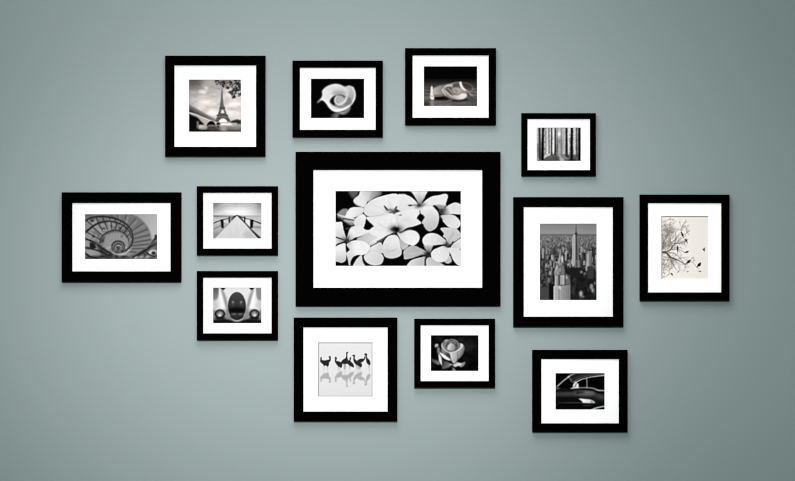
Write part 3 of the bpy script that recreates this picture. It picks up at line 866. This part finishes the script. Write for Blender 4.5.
def pic_branches(r):
    p = Pic(r, (659, 214, 7.17), 238)
    rnd = random.Random(8)
    # twigs
    def twig(x, y, an, L, w, v, depth):
        pts = [(x, y)]
        for _ in range(3):
            an += rnd.uniform(-.35, .35)
            x += math.cos(an) * L / 3
            y += math.sin(an) * L / 3
            pts.append((x, y))
        if max(q[0] for q in pts) > 228 and y < 300:
            return
        p.stroke(pts, [w, w * .7], v, True, .8, .9)
        if depth > 0:
            for _ in range(rnd.choice((2, 2, 3))):
                k = rnd.choice((1, 2, 3))
                twig(pts[k][0], pts[k][1], an + rnd.uniform(-.9, .9), L * .68, max(1.0, w * .7), min(205, v + 18), depth - 1)
    for an, L, v in ((-1.45, 90, 110), (-1.3, 95, 105), (-1.1, 90, 100), (-.95, 80, 95), (-.8, 80, 100), (-.6, 70, 100), (-.35, 60, 110), (.25, 60, 100), (.6, 66, 110), (.9, 70, 120), (1.2, 66, 125),
                     (1.4, 70, 125)):
        twig(18, 272 + 40 * math.sin(an), an, L, 3.2, v, 3)
    for x, y, an in ((18, 120, -.5), (18, 150, .1), (18, 90, -.2), (18, 180, -.3), (18, 210, -.1), (18, 330, .2), (18, 360, .4), (18, 60, -.4), (18, 235, .0), (18, 310, 0), (18, 140, -.9), (18, 385, .1)):
        twig(x, y, an, 62, 2.6, 120, 3)
    for x, y, an, L in ((120, 200, -1.0, 50), (110, 215, -.5, 46), (140, 190, -.8, 40), (95, 180, -1.3, 60), (140, 330, -.6, 34), (120, 325, .8, 50), (90, 320, 1.1, 56), (185, 360, .9, 26), (215, 340, -.2, 30),
                        (160, 210, -.3, 26), (190, 110, -.8, 22), (240, 350, -1, 20)):
        twig(x, y, an, L, 2.2, 125, 2)
    for _ in range(260):
        a, q = rnd.uniform(-1.5, 1.5), rnd.random() ** .7
        x, y = 16 + q * 150 * math.cos(a) * .75, 250 + q * 215 * math.sin(a)
        if x < 18 or abs(y - 272) < 10:
            continue
        p.ell(x, y, rnd.uniform(2, 5), rnd.uniform(2, 3.5), rnd.choice((70, 100, 130, 150)), rnd.uniform(0, 180), 1.5, .7)
    p.ell(40, 140, 26, 70, 120, 8, 14, .35)
    p.ell(75, 120, 40, 30, 110, -30, 12, .35)
    p.ell(28, 210, 18, 50, 90, 0, 10, .45)
    p.ell(28, 350, 14, 50, 150, 0, 10, .3)
    # main boughs
    p.stroke([(14, 274), (45, 270), (75, 262), (96, 238), (115, 216), (145, 208), (182, 214)], [10, 8, 7, 5, 4, 3, 2.4], 70, True, 1.5)
    p.stroke([(14, 272), (55, 280), (80, 306), (110, 322), (145, 335), (186, 362)], [10, 10, 9, 8, 5, 3], 60, True, 1.5)
    p.stroke([(60, 276), (110, 282), (135, 300), (175, 345)], [7, 5, 4, 4], 120, True, 1.5)
    p.stroke([(80, 314), (95, 350), (125, 400)], [5, 4, 3], 120, True, 1.2)
    p.stroke([(75, 262), (110, 252), (150, 258), (185, 276)], [5, 4, 3, 3], 120, True, 1.2)
    p.stroke([(186, 362), (210, 350), (240, 345), (268, 378), (285, 392)], [3, 4, 2.5, 2.5, 2], 130, True, 1.2)
    for x, y, an, L in ((120, 212, .4, 60), (145, 208, -.4, 50), (96, 238, -.2, 60), (80, 306, .2, 70), (110, 322, -.2, 60), (145, 335, .3, 50), (60, 268, -.8, 60), (55, 282, .9, 70),
                        (110, 216, -1.5, 80), (130, 212, -1.1, 90), (96, 236, -1.9, 80), (75, 300, 1.5, 80), (182, 210, -1.2, 40), (185, 150, -.9, 50), (165, 160, -1.4, 60), (150, 120, -.6, 50)):
        twig(x, y, an, L, 2.4, 80, 2)
    # perched birds
    def bird(x, y, L, w, an, v=18):
        c, s = math.cos(math.radians(an)), math.sin(math.radians(an))
        prof = [(-.75, .1), (-.4, .16), (-.15, .5), (.15, .62), (.3, .45), (.4, .34), (.52, .32), (.66, .05), (.5, -.22), (.36, -.2), (.15, -.42), (-.2, -.34), (-.45, -.1), (-.75, -.1)]
        p.fill([(x + a * L * c - b * w * s, y + a * L * s + b * w * c) for a, b in prof], v, True, 1.6)
    bird(168, 150, 34, 13, -115)
    bird(195, 192, 26, 12, -125, 30)
    bird(133, 250, 36, 11, -92, 26)
    bird(198, 272, 24, 13, -20, 40)
    bird(210, 341, 32, 17, -38, 14)
    bird(285, 364, 34, 20, -52, 10)
    bird(93, 432, 20, 12, -130, 70)
    bird(292, 410, 18, 8, 10, 70)
    bird(205, 412, 12, 7, 0, 100)
    bird(138, 412, 20, 7, -50, 120)
    # one in flight
    p.fill([(312, 246), (320, 250), (328, 240), (328, 250), (326, 262), (328, 270), (318, 262), (314, 256)], 40, True, 1.6)
    for x, y in ((84, 42), (104, 40), (84, 62), (150, 60), (206, 128), (210, 145), (184, 96), (245, 315), (250, 330), (180, 405)):
        p.ell(x, y, 4, 3.4, 120, 20, 2)
    # mat's inner shadow painted as a grey line along the top and left edges
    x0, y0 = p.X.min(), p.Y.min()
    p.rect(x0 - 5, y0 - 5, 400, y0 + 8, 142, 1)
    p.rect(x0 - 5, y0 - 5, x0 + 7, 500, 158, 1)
    return p


def pic_coupe(r):
    p = Pic(r, (554, 372, 12.327), 2)
    # roof and windows
    p.fill([(180, 40), (330, 10), (640, 10), (640, 40), (430, 56), (320, 86), (240, 128), (215, 120)], 30, True, 8)
    p.stroke([(215, 105), (300, 62), (420, 34), (520, 18)], 9, 58, True, 5)
    p.stroke([(25, 198), (60, 160), (110, 115), (175, 66), (210, 42), (270, 18)], [14, 11, 11, 14, 12, 8], 172, True, 4)
    p.stroke([(40, 185), (110, 122), (170, 75)], 5, 230, True, 3, .7)
    p.ell(182, 62, 16, 10, 190, -35, 5)
    p.ell(205, 92, 12, 16, 96, -30, 6)
    p.ell(216, 116, 8, 8, 120, 0, 4)
    p.stroke([(235, 128), (300, 90), (380, 62), (480, 44), (640, 26)], [12, 10, 8, 8, 8], 118, True, 4)
    p.stroke([(265, 132), (330, 98), (410, 74), (500, 58), (640, 42)], [10, 8, 7, 8, 9], 226, True, 3)
    p.stroke([(400, 76), (406, 130), (405, 195)], [10, 9, 10], 190, True, 3.5)
    p.stroke([(414, 90), (416, 190)], 5, 70, False, 3)
    p.fill([(205, 205), (232, 190), (235, 160), (262, 122), (285, 135), (305, 160), (302, 188), (315, 200)], 224, True, 4)
    p.ell(270, 160, 9, 26, 110, 15, 5, .8)
    p.stroke([(245, 190), (262, 178)], 9, 90, False, 4)
    # body side
    p.fill([(10, 205), (120, 196), (220, 205), (320, 202), (430, 205), (520, 225), (640, 250), (640, 430), (470, 470), (10, 470)], 12, True, 6)
    p.ell(40, 205, 34, 14, 96, -10, 8)
    p.ell(170, 268, 190, 30, 66, 0, 18)
    p.ell(380, 268, 130, 30, 98, 4, 18)
    p.ell(430, 250, 90, 18, 118, 8, 12, .8)
    p.ell(560, 300, 70, 34, 66, 14, 18)
    p.rect(20, 298, 300, 306, 58, 6, .8)
    p.rect(20, 216, 230, 240, 14, 8)
    p.rect(320, 206, 470, 224, 16, 8)
    p.fill([(480, 215), (560, 240), (640, 245), (640, 262), (540, 258)], 4, True, 7)
    p.stroke([(205, 204), (310, 194), (420, 194), (490, 204), (545, 226), (640, 228)], [6, 7, 8, 9, 12, 9], 218, True, 3.5)
    p.stroke([(275, 262), (290, 250), (330, 254), (372, 250)], [16, 18, 14, 10], 26, True, 6)
    p.stroke([(285, 270), (310, 262)], 10, 30, True, 5)
    p.rect(20, 308, 320, 372, 12, 10)
    p.stroke([(60, 378), (200, 378), (370, 378)], [4, 7, 7], 118, True, 4)
    p.rect(20, 384, 460, 470, 6, 8)
    p.fill([(305, 326), (380, 330), (440, 336), (482, 352), (506, 378), (440, 381), (362, 377), (340, 352)], (248, (350, 345), 200, (490, 375)), True, 4)
    p.fill([(450, 360), (470, 352), (478, 378), (460, 380)], 120, True, 5, .7)
    p.stroke([(480, 330), (510, 350), (520, 390)], 14, 40, True, 9)
    p.stroke([(360, 410), (455, 410)], 9, 66, False, 5)
    p.stroke([(440, 474), (500, 446), (560, 430), (640, 416)], [14, 14, 12, 12], 226, True, 4)
    p.fill([(520, 474), (600, 448), (640, 440), (640, 480)], 10, False, 5)
    return p


# ------------------------------------------------------------------ materials
def lin(c):
    c = np.asarray(c, float) / 255.0
    return np.where(c <= .04045, c / 12.92, ((c + .055) / 1.055) ** 2.4)


def mat_plain(name, col, rough=.6, spec=.2):
    m = bpy.data.materials.new(name)
    m.use_nodes = True
    b = m.node_tree.nodes['Principled BSDF']
    b.inputs['Base Color'].default_value = (*col, 1)
    b.inputs['Roughness'].default_value = rough
    b.inputs['Specular IOR Level'].default_value = spec
    return m, m.node_tree, b


WALL = (0.196, 0.2215, 0.2205)
m_wall, nt, b = mat_plain('painted_wall', WALL, .9, 0.0)
n1 = nt.nodes.new('ShaderNodeTexNoise')
n1.inputs['Scale'].default_value = 260
n1.inputs['Detail'].default_value = 3
tc = nt.nodes.new('ShaderNodeTexCoord')
nt.links.new(tc.outputs['Object'], n1.inputs['Vector'])
bp = nt.nodes.new('ShaderNodeBump')
bp.inputs['Strength'].default_value = .02
bp.inputs['Distance'].default_value = .001
nt.links.new(n1.outputs['Fac'], bp.inputs['Height'])
nt.links.new(bp.outputs['Normal'], b.inputs['Normal'])

m_frame, nt, b = mat_plain('black_lacquered_wood', (.0004, .0004, .0004), .6, .0)
n2 = nt.nodes.new('ShaderNodeTexNoise')
n2.inputs['Scale'].default_value = 40
rr = nt.nodes.new('ShaderNodeMapRange')
rr.inputs['To Min'].default_value = .5
rr.inputs['To Max'].default_value = .7
nt.links.new(n2.outputs['Fac'], rr.inputs['Value'])
nt.links.new(rr.outputs['Result'], b.inputs['Roughness'])

m_mat, nt, b = mat_plain('white_mat_board', (.9, .9, .9), .95, 0)
oi = nt.nodes.new('ShaderNodeObjectInfo')
nt.links.new(oi.outputs['Color'], b.inputs['Base Color'])

m_print, nt, b = mat_plain('printed_paper', (1, 1, 1), .95, 0)
at = nt.nodes.new('ShaderNodeAttribute')
at.attribute_name = 'tone'
nt.links.new(at.outputs['Color'], b.inputs['Base Color'])


# ------------------------------------------------------------------ geometry
def at_depth(px, py, d):
    """a photograph pixel -> x, z on a plane d metres in front of the wall"""
    k = (DIST - d) / DIST / PXM
    return (px - CX) * k, ZC - (py - CY) * k


def ring(rect, d):
    x0, z1 = at_depth(rect[0], rect[1], d)
    x1, z0 = at_depth(rect[2], rect[3], d)
    return x0, x1, z0, z1


def link(name, me, m, parent, origin):
    o = bpy.data.objects.new(name, me)
    C.objects.link(o)
    me.materials.append(m)
    if parent:
        o.parent = parent
        for v in me.vertices:
            v.co.x -= origin[0]
            v.co.z -= origin[1]
    return o


def loops_mesh(name, loops, close=False):
    """rectangular loops (x0, x1, z0, z1, y) bridged one to the next: a mitred moulding"""
    bm = bmesh.new()
    rows = []
    for (x0, x1, z0, z1, y) in loops:
        rows.append([bm.verts.new(q) for q in ((x0, y, z0), (x1, y, z0), (x1, y, z1), (x0, y, z1))])
    n = len(rows)
    for i in range(n if close else n - 1):
        a, c = rows[i], rows[(i + 1) % n]
        for k in range(4):
            bm.faces.new((a[k], a[(k + 1) % 4], c[(k + 1) % 4], c[k]))
    bmesh.ops.recalc_face_normals(bm, faces=bm.faces)
    me = bpy.data.meshes.new(name)
    bm.to_mesh(me)
    bm.free()
    return me


D_FRONT = .026      # front face of the moulding
D_MAT = .0205       # face of the mat board
D_PRINT = .0185     # face of the print


def inset(q, e):
    return (q[0] + e, q[1] - e, q[2] + e, q[3] - e)


def make_picture(outer, mat, prt, draw, tint, gain, label, part_label):
    outer = (outer[0] - .05, outer[1] - .1, outer[2] + .15, outer[3] + .1)
    mat = (mat[0] + .15, mat[1] + .1, mat[2] - .15, mat[3] - .1)
    cx, cy = (outer[0] + outer[2]) / 2, (outer[1] + outer[3]) / 2
    ox, oz = at_depth(cx, cy, 0)
    root = bpy.data.objects.new('picture_frame', None)
    C.objects.link(root)
    root.location = (ox, 0, oz)
    root.empty_display_size = .05
    root['label'] = label
    root['category'] = 'picture'
    root['group'] = 'black framed pictures hung on the wall'
    org = (ox, oz)
    # moulding: outer side, eased front arrises, flat face, inner lip, rabbet
    fo = ring(outer, D_FRONT)
    fi = ring(mat, D_FRONT)
    e = .0012
    L = [(*fo, -.0), (*fo, -(D_FRONT - e)), (*inset(fo, e * .4), -(D_FRONT - e * .35)), (*inset(fo, e), -D_FRONT),
         (*inset(fi, -e), -D_FRONT), (*inset(fi, -e * .4), -(D_FRONT - e * .35)), (*fi, -(D_FRONT - e)), (*fi, -D_MAT), (*inset(fi, -.006), -D_MAT), (*inset(fi, -.006), -.0)]
    link('moulding', loops_mesh('moulding', L, True), m_frame, root, org)
    # mat board: a ring with a bevelled window
    mo = inset(ring(mat, D_MAT), -.005)
    mi = ring(prt, D_MAT)
    bev = .0006
    o = link('mat_board', loops_mesh('mat_board', [(*mo, -D_MAT + .0022), (*mo, -D_MAT + .0001), (*inset(mi, -bev), -D_MAT + .0001), (*mi, -D_PRINT - .0001)]), m_mat, root, org)
    o.color = (*np.minimum(.95, 1.1 * np.array(gain)), 1)
    o['label'] = 'wide white mat board with a rectangular window'
    # print
    pic = draw(prt)
    A = np.clip(pic.A + SHARP * (pic.A - gauss(pic.A, 4)), 0, 255)
    A = gauss(A, .8)
    w, h = prt[2] - prt[0], prt[3] - prt[1]
    nx, ny = int(round(w * GRID)), int(round(h * GRID))
    ix = np.clip(np.linspace(0, pic.W - 1, nx + 1), 0, pic.W - 1).round().astype(int)
    iy = np.clip(np.linspace(0, pic.H - 1, ny + 1), 0, pic.H - 1).round().astype(int)
    T = A[np.ix_(iy, ix)]
    rgb = lin(np.clip(T[..., None] * np.array(tint), 0, 255)) * np.array(gain)
    rgb = np.clip(rgb, 0.0006, .95)
    x0, x1, z0, z1 = inset(ring(prt, D_PRINT), -.0006)
    xs = np.linspace(x0, x1, nx + 1)
    zs = np.linspace(z1, z0, ny + 1)
    V = np.zeros((ny + 1, nx + 1, 3))
    V[..., 0] = xs[None, :]
    V[..., 1] = -D_PRINT
    V[..., 2] = zs[:, None]
    idx = np.arange((nx + 1) * (ny + 1)).reshape(ny + 1, nx + 1)
    q = np.stack([idx[1:, :-1], idx[1:, 1:], idx[:-1, 1:], idx[:-1, :-1]], -1).reshape(-1, 4)
    me = bpy.data.meshes.new('photo_print')
    me.from_pydata(V.reshape(-1, 3).tolist(), [], q.tolist())
    ca = me.color_attributes.new('tone', 'FLOAT_COLOR', 'POINT')
    rgba = np.ones(((nx + 1) * (ny + 1), 4), np.float32)
    rgba[:, :3] = rgb.reshape(-1, 3)
    ca.data.foreach_set('color', rgba.ravel())
    o = link('photo_print', me, m_print, root, org)
    o['label'] = part_label
    return root


N = (1, 1, 1)
WARM = (1.0, .972, .95)
CREAM = (1.014, .994, .962)
PICTURES = [
    # outer edge, mat edge, print edge (photograph pixels), drawing, paper tint, print exposure, label, part label
    ((165.1, 55.8, 265.2, 156.2), (174.2, 65.1, 256.2, 146.9), (189.1, 79.8, 241.0, 131.7), pic_tower, WARM, (0.509, 0.473, 0.477),
     'square black framed photo of a tall lattice iron tower beyond an arched stone bridge', 'sepia-grey print of a lattice tower and a bridge'),
    ((292.5, 60.7, 382.7, 136.9), (299.7, 67.5, 375.8, 129.9), (311.1, 78.9, 364.0, 118.0), pic_calla, N, (0.489, 0.455, 0.458),
     'black framed photo of one white calla lily on a black ground', 'black-and-white print of a single calla lily'),
    ((405.1, 48.2, 495.9, 124.8), (412.4, 55.1, 488.8, 117.8), (424.0, 66.5, 477.0, 106.0), pic_shoes, WARM, (0.533, 0.493, 0.497),
     'black framed photo of a pair of ballet shoes lying on dark floorboards', 'sepia-grey print of ballet shoes with ribbons'),
    ((521.5, 113.2, 595.8, 175.8), (527.4, 118.8, 590.2, 170.2), (536.8, 127.7, 580.6, 160.9), pic_forest, N, (0.574, 0.528, 0.532),
     'smallest black framed photo, of sunlit tall tree trunks along a forest path', 'black-and-white print of a forest of straight trunks'),
    ((61.7, 192.4, 181.0, 281.9), (72.1, 202.8, 170.6, 271.5), (85.1, 214.4, 157.0, 259.0), pic_stairs, N, (0.509, 0.472, 0.476),
     'black framed photo looking down a spiral staircase with iron railings', 'black-and-white print of a spiral staircase'),
    ((196.8, 186.3, 277.7, 255.0), (203.0, 192.6, 271.7, 248.7), (213.3, 203.0, 261.2, 238.4), pic_pier, N, (0.442, 0.414, 0.417),
     'black framed pale photo of a long wooden pier running out to sea', 'black-and-white print of a railed pier under a bright sky'),
    ((196.8, 271.2, 277.7, 339.9), (203.0, 277.5, 271.7, 333.5), (213.3, 287.8, 261.2, 323.1), pic_grille, N, (0.453, 0.424, 0.427),
     'black framed photo of a pale vintage car front with oval grille and round headlamps', 'black-and-white print of a car bonnet with an oval grille'),
    ((295.6, 151.9, 500.4, 305.9), (313.2, 169.8, 482.4, 287.9), (335.7, 191.2, 460.7, 265.8), pic_plumeria, N, (0.447, 0.418, 0.421),
     'largest black framed photo, of a cluster of white five-petalled blossoms, in the middle', 'black-and-white print of clustered white blossoms'),
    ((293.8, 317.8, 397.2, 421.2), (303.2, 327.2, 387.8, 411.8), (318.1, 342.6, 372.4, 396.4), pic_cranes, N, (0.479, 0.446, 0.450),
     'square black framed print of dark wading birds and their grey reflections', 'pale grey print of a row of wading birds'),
    ((414.3, 319.0, 495.0, 387.6), (420.5, 325.1, 488.9, 381.3), (431.0, 335.4, 478.3, 370.9), pic_rose, N, (0.502, 0.466, 0.470),
     'black framed photo of a single opening rose with leaves', 'black-and-white print of a rose'),
    ((513.4, 197.2, 623.4, 326.7), (523.6, 207.0, 613.0, 316.8), (540.0, 223.8, 596.5, 300.0), pic_city, N, (0.560, 0.515, 0.520),
     'tall black framed photo of a dense city skyline with two spired skyscrapers', 'grey print of skyscrapers seen from above'),
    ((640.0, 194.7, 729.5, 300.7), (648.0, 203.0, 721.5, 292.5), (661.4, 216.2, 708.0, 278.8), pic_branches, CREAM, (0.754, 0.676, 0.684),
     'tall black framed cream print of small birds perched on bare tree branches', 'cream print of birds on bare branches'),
    ((532.4, 350.2, 627.6, 432.0), (541.2, 359.0, 619.0, 423.5), (555.7, 373.3, 604.5, 409.5), pic_coupe, N, (0.682, 0.618, 0.625),
     'black framed dark photo of the gleaming side of a classic car with side vent', 'black-and-white print of a dark car door and side vent'),
]
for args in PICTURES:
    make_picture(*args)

# the wall
bm = bmesh.new()
x, z0, z1 = 4.5, 0.0, 3.2
vs = [bm.verts.new(q) for q in ((-x, 0, z0), (x, 0, z0), (x, 0, z1), (-x, 0, z1), (-x, .12, z0), (x, .12, z0), (x, .12, z1), (-x, .12, z1))]
for f in ((0, 1, 2, 3), (5, 4, 7, 6), (4, 0, 3, 7), (1, 5, 6, 2), (3, 2, 6, 7), (4, 5, 1, 0)):
    bm.faces.new([vs[i] for i in f])
me = bpy.data.meshes.new('wall_back')
bm.to_mesh(me)
bm.free()
wall = bpy.data.objects.new('wall_back', me)
me.materials.append(m_wall)
C.objects.link(wall)
wall['kind'] = 'structure'
wall['label'] = 'smooth grey-green painted wall behind the pictures'
wall['category'] = 'wall'


# ------------------------------------------------------------------ light
def aim(o, target):
    from mathutils import Vector
    d = Vector(target) - o.location
    o.rotation_euler = d.to_track_quat('-Z', 'Y').to_euler()


def spot(name, loc, target, energy, angle, radius, col=(1, 1, 1)):
    l = bpy.data.lights.new(name, 'SPOT')
    l.energy = energy
    l.spot_size = angle
    l.spot_blend = 1.0
    l.shadow_soft_size = radius
    l.color = col
    o = bpy.data.objects.new(name, l)
    o.location = loc
    C.objects.link(o)
    aim(o, target)
    return o


def area(name, loc, target, energy, sx, sy, col=(1, 1, 1)):
    l = bpy.data.lights.new(name, 'AREA')
    l.shape = 'RECTANGLE'
    l.size, l.size_y = sx, sy
    l.energy = energy
    l.color = col
    o = bpy.data.objects.new(name, l)
    o.location = loc
    C.objects.link(o)
    aim(o, target)
    return o


area('overhead_key', (-.432, -2.4, 3.76), (-.432, 0, .3), 126, 2.31, 2.2)  # unseen overhead key, added for the soft shadows below the frames
for tx, tz, ang, wide, watts in ((-.485, 1.012, 10.837, 1.104, 1926), (.222, 1.188, 11.207, 2.2, 2774), (-.178, 1.591, 9.92, 1.277, 4611)):  # unseen fill spots, added to shape the brightness falloff across the wall
    o = spot('fill_spot', (tx, -12.7, 3.7), (tx, 0, tz), watts * 1.14, math.radians(ang), .45)
    o.scale = (wide, 1, 1)          # an oval beam

w = bpy.data.worlds.new('room_light')
bpy.context.scene.world = w
w.use_nodes = True
w.node_tree.nodes['Background'].inputs['Color'].default_value = (.42, 1, .94, 1)
w.node_tree.nodes['Background'].inputs['Strength'].default_value = .26

# ------------------------------------------------------------------ camera
cam = bpy.data.cameras.new('camera')
cam.sensor_width = 36
cam.lens = 36 * DIST / (795 / PXM)
cam.clip_end = 60
co = bpy.data.objects.new('camera', cam)
co.location = (0, -DIST, ZC)
co.rotation_euler = (math.pi / 2, 0, 0)
C.objects.link(co)
sc = bpy.context.scene
sc.camera = co
sc.view_settings.view_transform = 'Standard'
sc.view_settings.look = 'None'
sc.cycles.filter_width = 1.15
sc.view_settings.exposure = 0
sc.view_settings.gamma = 1
